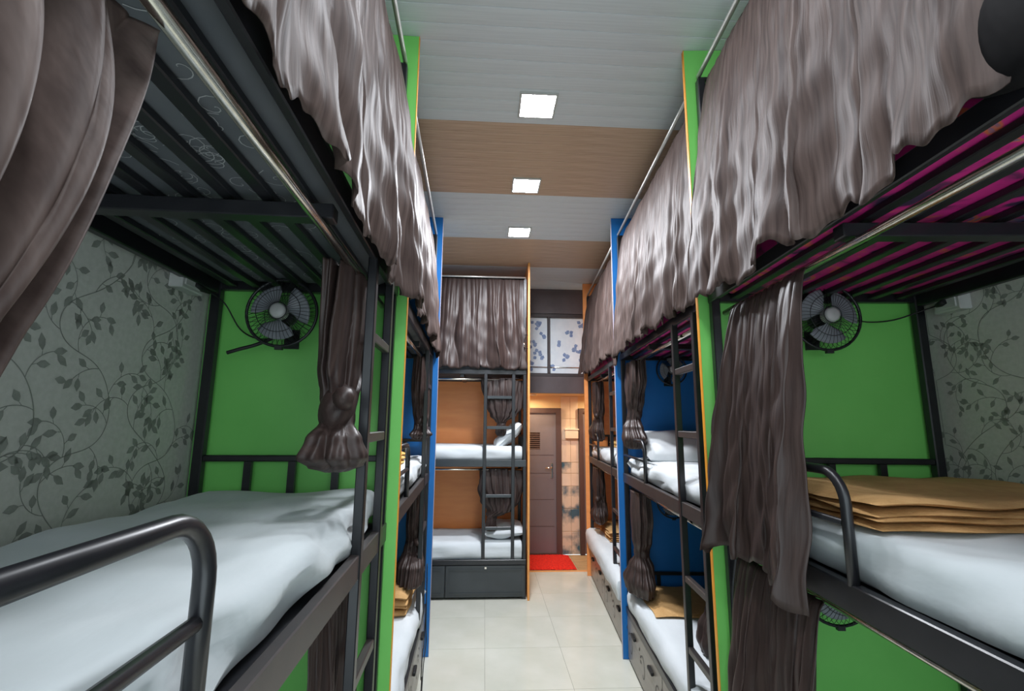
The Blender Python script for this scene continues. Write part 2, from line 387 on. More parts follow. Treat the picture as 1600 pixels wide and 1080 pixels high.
# ------------------------------------------------------------------ bunk beds
Z1, Z2, Z3 = .39, 1.405, 2.385
def bunk(row, u, L, Wd, ladder, label, base='drawer', low=True, guards=True, railm='rail', ndraw=2, slats=7, guard=.615):
    """origin on the floor at the far partition; the bunk runs from -L to 0 along u"""
    t = thing('bunk_bed', row, u, 0, 0, label, 'bunk bed', 'triple bunk beds')
    a, b = -L+.01, -.012
    for uu in (a, b-.036):
        bx('post', 'metal', t, row, uu, uu+.036, .042, .078, 0, 3.44, bev=.004)
        bx('post', 'metal', t, row, uu, uu+.036, Wd-.05, Wd-.012, 0, 3.44, bev=.004)
    for z in (Z1, Z2, Z3):
        bx('side_rail', railm if z < 2 else 'metal', t, row, a, b, .038, .066 if z < 2 else .058, z-(.072 if z < 2 else .05), z, bev=.003) if z > 1 else bx('side_rail', 'metal', t, row, a, b, .03, .06, z-.05, z, bev=.003)
        bx('side_rail', 'metal', t, row, a, b, Wd-.045, Wd-.017, z-.07, z, bev=.003)
        for uu in (a+.004, b-.034): bx('end_rail', 'metal', t, row, uu, uu+.03, .078, Wd-.05, z-.05, z+.012 if z == Z3 else z, bev=.003)
        if z != Z3: bx('deck_board', 'metal', t, row, a+.034, b-.034, .067, Wd-.046, z-.03, z-.018)
    # slats of the topmost berth, seen from below
    step = (Wd-.14)/slats
    proto = bx('slat', 'metal', t, row, a+.034, b-.034, 0, .034, Z3-.040, Z3-.02, bev=.003)
    proto.location = (0, row.s*(.10+step*.2), 0)
    for k in range(1, slats): share(proto, 'slat', t, (0, row.s*(.10+step*(k+.2)), 0))
    bx('cross_bar', 'metal', t, row, (a+b)/2+.10, (a+b)/2+.145, .067, Wd-.046, Z3-.085, Z3-.046, bev=.003)
    # curtain rods
    MB().tube([(a+.02, .055, 3.463), (b-.01, .055, 3.463)], .011, 10).build('top_rod', 'rodm', t, row)
    MB().tube([(a+.02, .105, 3.45), (b-.01, .105, 3.45)], .005, 8).build('curtain_wire', 'metal', t, row)
    for uu in (a+.012, b-.024): bx('rod_bracket', 'metal', t, row, uu, uu+.018, .05, .12, 3.44, 3.452)
    MB().tube([(a+.04, .095, 2.283), (b-.04, .095, 2.283)], .0125, 12).build('curtain_rod', 'chrome', t, row)
    MB().tube([(a+.04, .095, 1.300), (b-.04, .095, 1.300)], .010, 12).build('curtain_rod', 'chrome', t, row)
    # end rails above the mattresses
    for z in (Z1+.25, Z2+.25):
        for uu in (a+.008, b-.030):
            bx('head_rail', 'metal', t, row, uu, uu+.022, .078, Wd-.05, z-.012, z+.012, bev=.003)
            for k in (1, 2, 3):
                vv = .078+(Wd-.13)*k/4+.0
                bx('baluster', 'metal', t, row, uu+.002, uu+.020, vv-.014, vv+.014, Z1 if z < 1 else Z2, z-.012)
    # ladder
    sg = -1 if ladder == 'far' else 1
    e = 0 if ladder == 'far' else -L
    z0 = .34
    for q in (.155, .465):
        uu = e+sg*q; bx('ladder_rail', 'metal', t, row, uu-.018, uu+.018, .034, .064, z0, 2.345, bev=.003)
    for z in (.70, 1.03, 1.75, 2.08):
        bx('rung', railm, t, row, min(e+sg*.155, e+sg*.465)+.018, max(e+sg*.155, e+sg*.465)-.018, .036, .062, z-.016, z+.016, bev=.003)
    # guard rail at the other end
    if guards:
        g = -L if ladder == 'far' else 0; sg2 = 1 if ladder == 'far' else -1
        x1 = g+sg2*guard; zt = Z2+.275; r = .085
        pts = [(g+sg2*.03, .05, zt)]+[(x1-sg2*r+sg2*r*sin(q*pi/16), .05, zt-r+r*cos(q*pi/16)) for q in range(9)]+[(x1, .05, Z2-.005)]
        MB().tube(pts, .0135, 12).build('guard_rail', 'metal', t, row)
        MB().tube([(g+sg2*.03, .05, Z2+.145), (x1-sg2*.012, .05, Z2+.145)], .010, 10).build('guard_bar', 'metal', t, row)
    # storage under the lowest berth
    if base:
        dm = 'drawer' if base == 'drawer' else 'drawer_dark'
        bx('storage_box', 'metal', t, row, a+.04, b-.04, .06, Wd-.06, .02, Z1-.05)
        w = (b-a-.012)/ndraw
        for k in range(ndraw):
            s0 = a+.006+k*w
            d = bx('drawer', dm, t, row, s0+.004, s0+w-.004, .036, .060, .025, Z1-.055, bev=.004)
            if base == 'drawer':
                for (dx, dz) in ((.25, .26), (.75, .26)):
                    cx = s0+w*dx
                    bx('handle', 'black', d, row, cx-.05, cx+.05, .018, .036, dz-.012, dz+.012, bev=.004)
                pr = MB(); rr = random.Random(k)
                for (dx, q) in ((.5, 1), (.12, -1), (.88, 1)):
                    cx = s0+w*dx
                    ribbon(pr, [(cx+q*.06*cos(y/10*4+1)*(1-y/16), .15+.09*sin(y/10*4+1)*(1-y/20)) for y in range(12)], .008, .0345)
                    for y in range(3): leaf(pr, cx+q*(.04+.03*y), .17+.03*y, rr.uniform(0, 3), .04, .018, .0345)
                pr.build('vine_print', 'ink', d, row, fixn=False)
            else:
                fr = MB(); x0, x1 = s0+.03, s0+w-.03
                for dd in ((x0, x1, .028, .036, .06, .07), (x0, x1, .028, .036, Z1-.10, Z1-.09), (x0, x0+.01, .028, .036, .07, Z1-.10), (x1-.01, x1, .028, .036, .07, Z1-.10)): fr.box(*dd)
                fr.build('raised_rim', dm, d, row)
                bx('latch', 'chrome', d, row, (x0+x1)/2-.01, (x0+x1)/2+.01, .026, .036, Z1-.088, Z1-.068)
    return t
LB1, LB2, LB3 = 1.95, 1.98, 1.95
bunk(LEFT, 0, 1.95, WL, 'far', 'black steel triple bunk at near left, white berth and guard rail closest to camera')
bunk(LEFT, 2.02, 1.985, WL, 'far', 'black steel bunk on the left between the green and blue partitions')
bunk(RIGHT, 0, 1.93, WR, 'near', 'black steel triple bunk at near right, brown blanket on its middle berth', guard=.785, railm='metal')
bunk(RIGHT, 1.93, 1.895, WR, 'near', 'black steel bunk on the right between the green and blue partitions', guard=.69)
bunk(RIGHT, 3.94, 1.975, WR, 'near', 'black steel bunk at the far end of the right row, before the orange partition', guard=.69)
bunk(END, 0, 1.70, WE, 'far', 'black steel bunk standing across the far end, facing the aisle', base='metal', railm='drawer_dark', slats=7, guard=.66)

# ------------------------------------------------------------------ mattresses
def mattress(row, uo, u0, u1, v0, v1, z0, z1, label, m='sheet', seed=0, wr=.006, group='white sheeted mattresses', sag=.0):
    rnd = random.Random(seed); ph = [rnd.uniform(0, 6) for _ in range(8)]
    h = z1-z0; r = min(h*.42, .05); n = 44; p = MB()
    def ring(q):                                   # rounded rectangle in (v, z), q in 0..1
        w = v1-v0; seq = [w-2*r, pi*r/2, h-2*r, pi*r/2, w-2*r, pi*r/2, h-2*r, pi*r/2]; T = sum(seq); d = q*T
        cs = [(v1-r, z0+r, -pi/2), (v1-r, z1-r, 0), (v0+r, z1-r, pi/2), (v0+r, z0+r, pi)]
        for k in range(4):
            if d < seq[2*k]:
                f = d/seq[2*k]; return [(lerp(v0+r, v1-r, f), z0), (v1, lerp(z0+r, z1-r, f)), (lerp(v1-r, v0+r, f), z1), (v0, lerp(z1-r, z0+r, f))][k]
            d -= seq[2*k]
            if d < seq[2*k+1]:
                a = cs[k][2]+d/r; return (cs[k][0]+r*cos(a), cs[k][1]+r*sin(a))
            d -= seq[2*k+1]
        return (v0+r, z0)
    cv, cz = (v0+v1)/2, (z0+z1)/2; nu = 72
    us = [0, .002, .008, .018]+[.018+(1-.036)*k/(nu-9) for k in range(1, nu-9)]+[1-.018, 1-.008, 1-.002, 1]
    sh = [.90, .96, .988, 1]+[1]*(len(us)-8)+[1, .988, .96, .90]
    def fn(q, j):
        f = us[j]; u = lerp(u0, u1, f); v, z = ring(q); s = sh[j]
        top = max(0, (z-cz)/(h/2)); front = max(0, 1-(v-v0)/.05)
        d = wr*(sin(u*9+ph[0]+v*11)+.7*sin(u*17-v*15+ph[1])+.5*sin(u*31+v*5+z*40+ph[2]))*(.25*top+.2)
        # draped creases running diagonally across the front face
        d2 = wr*1.5*front*(sin(u*7+z*38+ph[3])+.6*sin(u*13-z*60+ph[4])+.4*sin(u*23+z*25+ph[5]))
        v = cv+(v-cv)*(1-(1-s)*.12)+(-d2 if front else 0); z = cz+(z-cz)*s+(d if z > cz else 0)-sag*top*4*f*(1-f)
        return (u, v, z)
    N = len(us); vs = [fn(i/n, j) for j in range(N) for i in range(n)]
    p.smooth = True; p.add(vs, [(j*n+i, j*n+(i+1) % n, (j+1)*n+(i+1) % n, (j+1)*n+i) for j in range(N-1) for i in range(n)])
    p.cap(list(range(n-1, -1, -1))); p.cap([(N-1)*n+i for i in range(n)])
    o = p.build('mattress', m, None, row); place(o, row, uo, 0); tag(o, label, 'mattress', group)
    return o
G1 = 'white sheeted mattresses'
mattress(LEFT, 0, -1.90, -.055, .07, WL-.052, Z2-.017, 1.535, 'white sheeted mattress on the middle berth of the near left bunk', seed=1, wr=.011)
mattress(LEFT, 0, -1.90, -.055, .05, WL-.052, Z1-.017, .53, 'white sheeted mattress on the lowest berth of the near left bunk', seed=2)
mattress(LEFT, 2.02, -1.93, -.055, .07, WL-.052, Z2-.017, 1.535, 'white sheeted mattress on the middle berth beside the blue left partition', m='sheet_far_lit', seed=3)
mattress(LEFT, 2.02, -1.93, -.055, .04, WL-.052, Z1-.017, .54, 'white sheeted mattress on the lowest berth beside the blue left partition', m='sheet_far_lit', seed=4)
mattress(RIGHT, 0, -1.88, -.055, .07, WR-.052, Z2-.017, 1.535, 'white sheeted mattress on the middle berth of the near right bunk', seed=5, wr=.009)
mattress(RIGHT, 0, -1.88, -.055, .04, WR-.052, Z1-.017, .54, 'white sheeted mattress on the lowest berth of the near right bunk', seed=6)
mattress(RIGHT, 1.93, -1.84, -.055, .07, WR-.052, Z2-.017, 1.53, 'white sheeted mattress on the middle berth of the second right bunk', m='sheet_far_lit', seed=7, wr=.009)
mattress(RIGHT, 1.93, -1.84, -.055, .03, WR-.052, Z1-.017, .54, 'white sheeted mattress on the lowest berth of the second right bunk', m='sheet_far_lit', seed=8, wr=.003)
mattress(RIGHT, 3.94, -1.92, -.055, .07, WR-.052, Z2-.017, 1.53, 'white sheeted mattress on the middle berth before the orange right partition', m='sheet_far_lit', seed=9)
mattress(RIGHT, 3.94, -1.92, -.02, -.02, WR-.052, Z1-.017, .56, 'white sheeted mattress on the lowest berth before the orange right partition', m='sheet_far_lit', seed=10, wr=.003)
mattress(END, 0, -1.64, -.055, .06, WE-.052, Z2-.017, 1.55, 'white sheeted mattress on the upper visible berth of the end bunk', m='sheet_far_lit', seed=11, wr=.004)
mattress(END, 0, -1.64, -.055, .05, WE-.052, Z1-.017, .56, 'white sheeted mattress on the lowest berth of the end bunk', m='sheet_far_lit', seed=12, wr=.004)
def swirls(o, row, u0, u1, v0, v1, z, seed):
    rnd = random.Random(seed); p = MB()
    for _ in range(170):
        cx, cv = rnd.uniform(u0+.06, u1-.06), rnd.uniform(v0+.06, v1-.06); a = rnd.uniform(0, 6); k = rnd.uniform(5, 9); pts = []
        for q in range(16): pts.append((cx+.045*(q/16)*cos(a+q/16*k), cv+.045*(q/16)*sin(a+q/16*k)))
        ribbon(p, pts, .002, 0); 
    p.v = [(a, c, z) for a, b, c in p.v]
    s = p.build('swirl_print', 'swirl', o, row, fixn=False); s['kind'] = 'stuff'
o = mattress(LEFT, 0, -1.90, -.055, .07, WL-.052, Z3-.019, 2.50, 'dark patterned mattress seen from below under the top left berth', 'floral', 13, 0.0, 'patterned mattresses of the topmost berths')
swirls(o, LEFT, -1.9, -.055, .1, WL-.08, Z3-.0205, 2)
for row, uo, L, W_, l in ((LEFT, 2.02, 1.93, WL, 'dark mattress under the top berth beside the blue left partition'),):
    mattress(row, uo, -L, -.055, .07, W_-.052, Z3-.019, 2.50, l, 'floral', 14, 0, 'patterned mattresses of the topmost berths')
for uo, L, l in ((0, 1.88, 'magenta patterned mattress seen from below at near right top berth'), (1.93, 1.84, 'magenta mattress seen from below on the second right bunk'), (3.94, 1.92, 'magenta mattress under the top berth of the far right bunk')):
    mattress(RIGHT, uo, -L, -.055, .07, WR-.052, Z3-.019, 2.50, l, 'magenta', 15, 0, 'patterned mattresses of the topmost berths')
mattress(END, 0, -1.64, -.055, .07, WE-.052, Z3-.019, 2.50, 'dark mattress on the curtained top berth of the end bunk', 'floral', 16, 0, 'patterned mattresses of the topmost berths')

# ------------------------------------------------------------------ curtains
def ridge(x):                                        # rounded ridges with narrow valleys
    s = abs(sin(x/2)); return s**.75
def noise1(x, ph): return .5*sin(x*1.7+ph)+.3*sin(x*3.9+ph*2.3)+.2*sin(x*8.3+ph*.7)
def sheet(row, uo, u0, u1, ztop, zbot, vtop, vbot, nf, amp, seed, label, group, m='curtain', header=True, nu=260, nt=46, edge_flare=0., ushift=None, topamp=.3):
    rnd = random.Random(seed); ph = [rnd.uniform(0, 6.28) for _ in range(10)]
    ub = u0 if ushift is None else ushift[0]; ue = u1 if ushift is None else ushift[1]
    def fn(s, t):
        zb = zbot(s) if callable(zbot) else zbot; vb = vbot(s) if callable(vbot) else vbot
        z = lerp(ztop, zb, t); u = lerp(lerp(u0, u1, s), lerp(ub, ue, s), t)
        wob = noise1(s*5, ph[0])*1.3+noise1(s*2+t*1.6, ph[1])*.9*t
        big = ridge(2*pi*nf*s+wob*2.2+ph[2]); mid = ridge(2*pi*nf*2.3*s+wob*3+ph[3]+t*.8); fine = ridge(2*pi*nf*5.1*s+ph[4]+wob)
        w = t**.6
        loc = .12+.88*max(0, .5+.5*sin(s*nf*3.1+ph[5]+.6*sin(t*3+ph[6])))**1.5
        d = amp*((.2+.8*w)*big*loc*1.25+.20*(.4+.6*w)*mid+topamp*(1-w)*.5*fine+.04*fine)
        crink = .0035*(sin(z*33+s*40+ph[7])+sin(z*21-s*57+ph[8]))*w
        v = lerp(vtop, vb, t**.5)-d*(.35+.65*w)+crink
        u += amp*.35*w*sin(2*pi*nf*s+wob*2.2+ph[2])*(0 if s in (0., 1.) else 1)
        zz = z-(.014*sin(2*pi*nf*s*1.3+ph[9])+.006*sin(2*pi*nf*s*4.3))*(t**6)
        return (u, v, zz)
    p = MB(); p.grid(fn, nu, nt)
    if header:
        for k, f in enumerate(p.f): p.m[k] = 1 if k < (nu-1)*1 else 0
    o = p.build('curtain', [m, 'header'], None, row, fixn=False); solid(o, .003); place(o, row, uo, 0)
    return tag(o, label, 'curtain', group)
GT = 'brown satin curtains drawn across the topmost berths'
sheet(LEFT, 0, -1.93, -.09, 3.455, lambda s: 2.318-.01*s**8+.008*sin(s*5), .105, lambda s: .034-.05*s**10, 8, .055, 1, 'brown satin curtain hung across the top of the near left bunk', GT, ushift=(-1.93, .035))
sheet(LEFT, 2.02, -1.96, -.02, 3.455, lambda s: 2.40-.07*s**4, .105, .03, 8, .05, 2, 'brown satin curtain across the top berth between green and blue left partitions', GT, ushift=(-1.93, .02))
def hemR(s): 
    u = -1.9+1.9*s
    z = 2.328+.02*max(0, (s-.6))+.008*sin(s*7)+.2*max(0, min(1, (-1.40-u)/.06))
    if -.74 < u < -.60: z += .06*sin((u+.74)/.14*pi)
    return z
sheet(RIGHT, 0, -1.90, -.08, 3.455, hemR, .105, lambda s: .03-.05*s**6, 7, .06, 3, 'brown satin curtain hung across the top of the near right bunk', GT, ushift=(-1.90, .03))
sheet(RIGHT, 1.93, -1.87, -.03, 3.455, lambda s: 2.372-.11*max(0, (s-.72)/.28)**1.3, .105, lambda s: .03-.04*s, 9, .05, 4, 'brown satin curtain across the top of the second right bunk', GT)
sheet(RIGHT, 3.94, -1.94, -.03, 3.455, lambda s: 2.40+.02*sin(s*8), .105, lambda s: .03-.05*s, 9, .05, 5, 'brown satin curtain across the top of the far right bunk', GT)
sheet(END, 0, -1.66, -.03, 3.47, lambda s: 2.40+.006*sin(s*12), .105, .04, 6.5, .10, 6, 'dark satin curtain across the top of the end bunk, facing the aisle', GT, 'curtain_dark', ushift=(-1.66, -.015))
# open curtains
GO = 'loose and tied curtains of the lower berths'
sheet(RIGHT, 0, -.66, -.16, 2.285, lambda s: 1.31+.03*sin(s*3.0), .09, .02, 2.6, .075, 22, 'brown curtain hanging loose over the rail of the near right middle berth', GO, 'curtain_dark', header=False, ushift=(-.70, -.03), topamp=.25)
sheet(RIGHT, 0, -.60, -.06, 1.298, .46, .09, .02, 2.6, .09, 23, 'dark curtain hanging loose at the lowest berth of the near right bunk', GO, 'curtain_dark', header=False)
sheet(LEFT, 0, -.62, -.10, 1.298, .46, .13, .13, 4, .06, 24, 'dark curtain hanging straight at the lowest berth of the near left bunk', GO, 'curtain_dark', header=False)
# the swag at the near end of the left bunk
def swag():
    rnd = random.Random(5)
    ph = [rnd.uniform(0, 6) for _ in range(5)]
    def fn(s, t):                                     # s = 0 is the edge towards the far end
        z = lerp(2.285, 1.82, t)
        ut = lerp(-1.475, -1.92, s); uf = lerp(-1.68, -1.84, s)
        u = lerp(ut, uf, t**.85)+.035*sin(t*pi)*(1-s)*.3
        f = ridge(2*pi*4.2*s+ph[0]+.9*t+.5*sin(t*4)); g = ridge(2*pi*7.3*s+ph[1]-t*1.3)
        v = .125-.125*f**1.5*(.25+.75*sin(min(1, t*1.15)*pi*.62))-.018*g+.02
        return (u, v, z-.02*(1-s))
    p = MB(); p.grid(fn, 170, 60)
    # tail below the tie
    def tail(s, t):
        z = lerp(1.82, 1.56, t); u = lerp(lerp(-1.69, -1.84, s), lerp(-1.74, -1.87, s), t)
        f = ridge(2*pi*3.4*s+ph[0]+.9+t)
        return (u, .115-.075*f, z-.02*(1-s))
    p.grid(tail, 100, 24)
    o = p.build('curtain', 'curtain', None, LEFT, fixn=False); solid(o, .003); place(o, LEFT, 0, 0)
    tag(o, 'brown curtain swept aside at the near end of the left middle berth', 'curtain', GO)
swag()
# tied curtains
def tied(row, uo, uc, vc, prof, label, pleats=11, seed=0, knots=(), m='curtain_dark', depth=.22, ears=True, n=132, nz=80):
    """prof: rows of (z, du, dv, ru, rv) from the top to the bottom"""
    rnd = random.Random(seed); ph = [rnd.uniform(0, 6) for _ in range(6)]
    tab = [(-a[0],)+tuple(a[1:]) for a in prof]; z0, z1 = prof[0][0], prof[-1][0]
    p = MB()
    def fn(q, t):
        z = lerp(z0, z1, t); du, dv, ru, rv = interp(tab, -z); a = 2*pi*q
        dd = depth*(1 if t < .6 else .7); f = 1+dd*(ridge(a*pleats+ph[0]+1.2*sin(t*5+ph[1])+.8*sin(a*2+ph[2]))-.6)+.10*sin(a*3+ph[3]+t*6)+.05*sin(a*pleats*2.3+ph[4]+t*9)
        return (uc+du+ru*f*cos(a), vc+dv+rv*f*sin(a), z)
    p.grid(fn, n, nz, closeu=True)
    p.smooth = True; p.cap(list(range(n))); p.cap([(nz-1)*n+i for i in range(n)])
    o = p.build('curtain', m, None, row); place(o, row, uo, 0); tag(o, label, 'curtain', GO)
    for (kz, kd, kv, kr) in knots:                    # the wrapped knot
        k = MB(); pk = rnd.uniform(0, 6)
        def kn(q, t, kz=kz, kd=kd, kv=kv, kr=kr):
            th = t*pi; a = 2*pi*q; f = 1+.20*(ridge(3*a+5*t*2.2+pk)-.6)+.10*sin(2*a+7*t+pk)+.06*ridge(9*a+16*t)
            return (uc+kd+kr*1.15*f*sin(th)*cos(a)+.15*kr*cos(th), vc+kv+kr*.85*f*sin(th)*sin(a), kz+kr*1.3*cos(th)*(1+.1*sin(a*2+pk)*sin(th)))
        k.grid(kn, 40, 20, closeu=True)
        if ears:
            for sg in (-1,):
                b0 = Vector((uc+kd+sg*kr*.6, vc+kv-kr*.5, kz+kr*.1)); b1 = b0+Vector((sg*kr*1.5, -kr*.2, kr*(.5+.3*sg)))
                k.tube([b0, lerp(b0, b1, .4)+Vector((0, 0, kr*.1)), lerp(b0, b1, .8)+Vector((0, 0, kr*.2)), b1], [kr*.3, kr*.42, kr*.5, kr*.12], 9)
        k.build('knot', m, o, row)
    return o
tied(LEFT, 0, -.43, .135, [(2.283, .02, 0, .22, .05), (2.10, .02, 0, .205, .06), (1.97, .0, 0, .16, .06), (1.875, -.07, -.01, .075, .05), (1.83, -.10, -.02, .05, .045), (1.80, -.11, -.02, .045, .045), (1.75, -.12, -.02, .10, .07), (1.70, -.11, -.02, .14, .085), (1.67, -.08, -.02, .10, .07), (1.652, -.07, -.02, .05, .03)],
     'brown curtain knotted beside the ladder of the near left bunk', 6, 1, knots=((1.84, -.10, -.02, .062),), depth=.30)
tied(LEFT, 2.02, -.36, .10, [(2.283, .0, 0, .20, .05), (2.05, .02, 0, .19, .06), (1.88, .05, 0, .11, .06), (1.80, .0, -.01, .05, .05), (1.76, -.02, -.01, .06, .05), (1.71, -.02, -.01, .12, .08), (1.675, -.02, 0, .07, .05)],
     'dark curtain knotted on the middle berth beside the blue left partition', 8, 2, knots=((1.80, .0, -.01, .055),))
tied(LEFT, 2.02, -.34, .11, [(1.298, 0, 0, .17, .05), (1.10, 0, 0, .15, .06), (.95, -.02, 0, .07, .05), (.90, -.03, 0, .07, .06), (.80, -.10, 0, .15, .09), (.70, -.12, 0, .16, .09), (.66, -.12, 0, .06, .05)],
     'dark curtain knotted on the lowest berth beside the blue left partition', 8, 3, knots=((.93, -.02, 0, .06),))
tied(RIGHT, 1.93, -.27, .10, [(2.283, 0, 0, .20, .05), (2.12, .0, 0, .20, .06), (1.98, .02, 0, .10, .06), (1.90, .03, 0, .06, .05), (1.84, .03, -.01, .055, .05), (1.77, .0, -.02, .10, .07), (1.69, -.02, -.02, .155, .08), (1.63, -.01, -.02, .11, .07), (1.61, .0, -.02, .05, .04)],
     'brown curtain knotted above the pillow of the second right bunk', 8, 4, knots=((1.885, .03, 0, .055),), ears=False, depth=.3)
tied(RIGHT, 1.93, -.29, .10, [(1.298, 0, 0, .19, .05), (1.12, 0, 0, .20, .06), (.95, .0, 0, .13, .06), (.87, .0, 0, .06, .05), (.84, 0, 0, .055, .05), (.76, .01, 0, .13, .08), (.66, .02, -.01, .20, .10), (.585, .02, -.01, .17, .09), (.565, .02, 0, .10, .06)],
     'brown curtain knotted above the brown blanket of the second right bunk', 8, 5, knots=((.865, 0, 0, .055),), ears=False)
tied(RIGHT, 1.93, -1.12, .30, [(.83, 0, 0, .03, .03), (.76, 0, 0, .05, .05), (.68, 0, 0, .10, .08), (.60, 0, 0, .12, .09), (.556, 0, 0, .11, .08), (.548, 0, 0, .06, .05)],
     'dark bundled curtain end resting on the lowest berth of the second right bunk', 7, 6, ears=False)
tied(RIGHT, 3.94, -.40, .10, [(2.283, 0, 0, .20, .05), (2.10, 0, 0, .18, .06), (1.95, -.04, 0, .11, .06), (1.87, -.05, 0, .07, .05), (1.82, -.02, 0, .10, .06), (1.72, .03, -.01, .20, .08), (1.64, .04, 0, .18, .08), (1.60, .02, 0, .10, .05)],
     'brown curtain knotted at the middle berth before the orange right partition', 8, 7, knots=((1.87, -.05, 0, .06),))
tied(RIGHT, 3.94, -.38, .10, [(1.298, 0, 0, .20, .05), (1.12, 0, 0, .19, .06), (1.0, -.02, 0, .12, .06), (.94, -.03, 0, .08, .06), (.88, -.02, 0, .10, .07), (.78, .02, -.01, .20, .09), (.72, .04, 0, .20, .08), (.68, .02, 0, .12, .05)],
     'brown curtain knotted at the lowest berth before the orange right partition', 8, 8, knots=((.94, -.03, 0, .065),))
tied(END, 0, -.265, .12, [(2.30, 0, 0, .21, .035), (2.12, 0, 0, .205, .05), (1.98, .005, 0, .175, .06), (1.88, .0, 0, .13, .06), (1.82, -.02, 0, .06, .045), (1.79, -.02, 0, .035, .03), (1.76, -.02, 0, .05, .035), (1.70, -.02, 0, .055, .04), (1.66, -.02, 0, .04, .03)],
     'dark satin curtain gathered to a knot above the upper pillow of the end bunk', 15, 9, knots=((1.79, -.02, 0, .04),), ears=False, depth=.34)
tied(END, 0, -.285, .12, [(1.31, 0, 0, .215, .035), (1.12, 0, 0, .21, .05), (.97, .01, 0, .18, .06), (.87, .01, 0, .13, .06), (.83, -.05, 0, .09, .045), (.80, -.09, 0, .04, .03), (.75, -.10, 0, .05, .035), (.68, -.10, 0, .055, .035), (.66, -.10, 0, .04, .03)],
     'dark satin curtain gathered to a knot at the lowest berth of the end bunk', 16, 10, knots=((.80, -.09, 0, .042),), ears=False, depth=.34)

# ------------------------------------------------------------------ blankets and pillows
def folded(row, uo, u0, u1, v0, v1, z, th, layers, label, m='brown', seed=0, wav=.008, rz=0, lump=0):
    rnd = random.Random(seed); p = MB()
    uc, vc = (u0+u1)/2, (v0+v1)/2; h = th/layers
    for k in range(layers):
        a, b, c, d = [q+rnd.uniform(-.008, .008) for q in (u0-uc, u1-uc, v0-vc, v1-vc)]; ph = rnd.uniform(0, 6); zc = z+h*(k+.5)
        n = 26; prof = [(-1+.06*(1-cos(x)), sin(x)) for x in (-pi/2, -pi/4, 0, pi/4, pi/2)]
        def pt(x, y, sgn):
            e = min(x, 1-x, y, 1-y); rr = min(1, e*14); rr = math.sqrt(max(0, 1-(1-rr)**2))
            u = lerp(a, b, x); v = lerp(c, d, y)
            w = wav*(sin(u*13+ph)+sin(v*17+ph*2))*.5*(k+1)/layers+lump*sin(x*pi)*sin(y*pi)*(k+1)/layers*(1+.5*sin(u*22+v*30+ph))
            u += .006*sin(v*23+ph); v += .006*sin(u*19+ph)
            return (u, v, zc+sgn*h*.52*rr+w)
        o = len(p.v)
        p.grid(lambda x, y: pt(x, y, 1), n, n); p.grid(lambda x, y: pt(x, y, -1), n, n)
    ob = p.build('folded_blanket', m, None, row); place(ob, row, uo+uc, vc, 0, rz)
    return tag(ob, label, 'blanket', 'folded blankets on the berths')
folded(RIGHT, 0, -.83, -.10, .09, WR-.07, 1.537, .072, 4, 'thick brown folded blanket on the middle berth of the near right bunk', seed=1, wav=.010)
folded(RIGHT, 1.93, -.66, -.06, .10, .62, .541, .018, 1, 'flat brown folded blanket at the blue end of the lowest right berth', seed=2, wav=.004)
folded(RIGHT, 1.93, -1.80, -1.42, .14, .6, 1.532, .035, 2, 'small brown folded blanket on the middle berth of the second right bunk', seed=3)
folded(RIGHT, 3.94, -.75, -.08, .14, .70, .561, .10, 5, 'stacked brown folded blanket on the lowest berth before the orange partition', seed=4)
folded(RIGHT, 3.94, -.70, -.20, .25, .70, 1.532, .07, 2, 'mustard folded blanket on the middle berth before the orange partition', 'gold', seed=5)
folded(LEFT, 2.02, -.68, -.12, .10, .45, .541, .14, 4, 'crumpled brown blanket on the lowest berth beside the blue left partition', seed=6, wav=.02, lump=.03)
folded(LEFT, 2.02, -1.15, -.75, .14, .45, 1.537, .07, 3, 'crumpled golden blanket on the middle berth beside the blue left partition', 'gold', seed=7, wav=.015, lump=.04)
def pillow(row, uo, u, v, z, lu, lv, h, label, tilt=0, seed=0):
    rnd = random.Random(seed); ph = [rnd.uniform(0, 6) for _ in range(4)]; p = MB(); n = 34
    def pt(x, y, sg):
        a, b = 2*x-1, 2*y-1
        k = max(0, (1-a**4)*(1-b**4))**.45
        px = a*lu/2*(1-.06*(1-b*b)*-1-.06); py = b*lv/2*(1-.06*(1-a*a)*-1-.06)
        return (px, py, sg*h/2*k+.008*k*(sin(a*5+ph[0]+b*3)+sin(b*7+ph[1]-a*4)))
    p.grid(lambda x, y: pt(x, y, 1), n, n); p.grid(lambda x, y: pt(x, y, -1), n, n)
    # piped seam round the edge
    o = p.build('pillow', 'pillow', None, row); place(o, row, uo+u, v, z); o.rotation_euler = (0, -tilt, row.a)
    return tag(o, label, 'pillow', 'white pillows')
pillow(RIGHT, 1.93, -.30, .45, 1.63, .44, .66, .15, 'plump white pillow on the middle berth of the second right bunk', tilt=.42, seed=1)
pillow(END, 0, -.20, .32, 1.66, .40, .46, .13, 'white pillow propped at the open end of the end bunk, upper berth', tilt=.75, seed=2)
pillow(END, 0, -.24, .38, .63, .44, .56, .13, 'white pillow lying flat on the lowest berth of the end bunk', tilt=.05, seed=3)

def blob():  # plain dark ellipsoid under the raised hem of the near right curtain
    p = MB(); rr = random.Random(3)
    def fn(q, t):
        a = 2*pi*q; th = t*pi; f = 1+.06*sin(a*3+t*5)+.04*sin(a*7+t*9)
        return (.26*f*sin(th)*cos(a), .06*f*sin(th)*sin(a), .12*cos(th))
    p.grid(fn, 36, 18, closeu=True)
    o = p.build('dark_blob', 'header', None, RIGHT); place(o, RIGHT, -1.50, .03, 2.452)
    tag(o, 'dark rounded bag slumped over the edge of the near right top berth', 'blob')
blob()
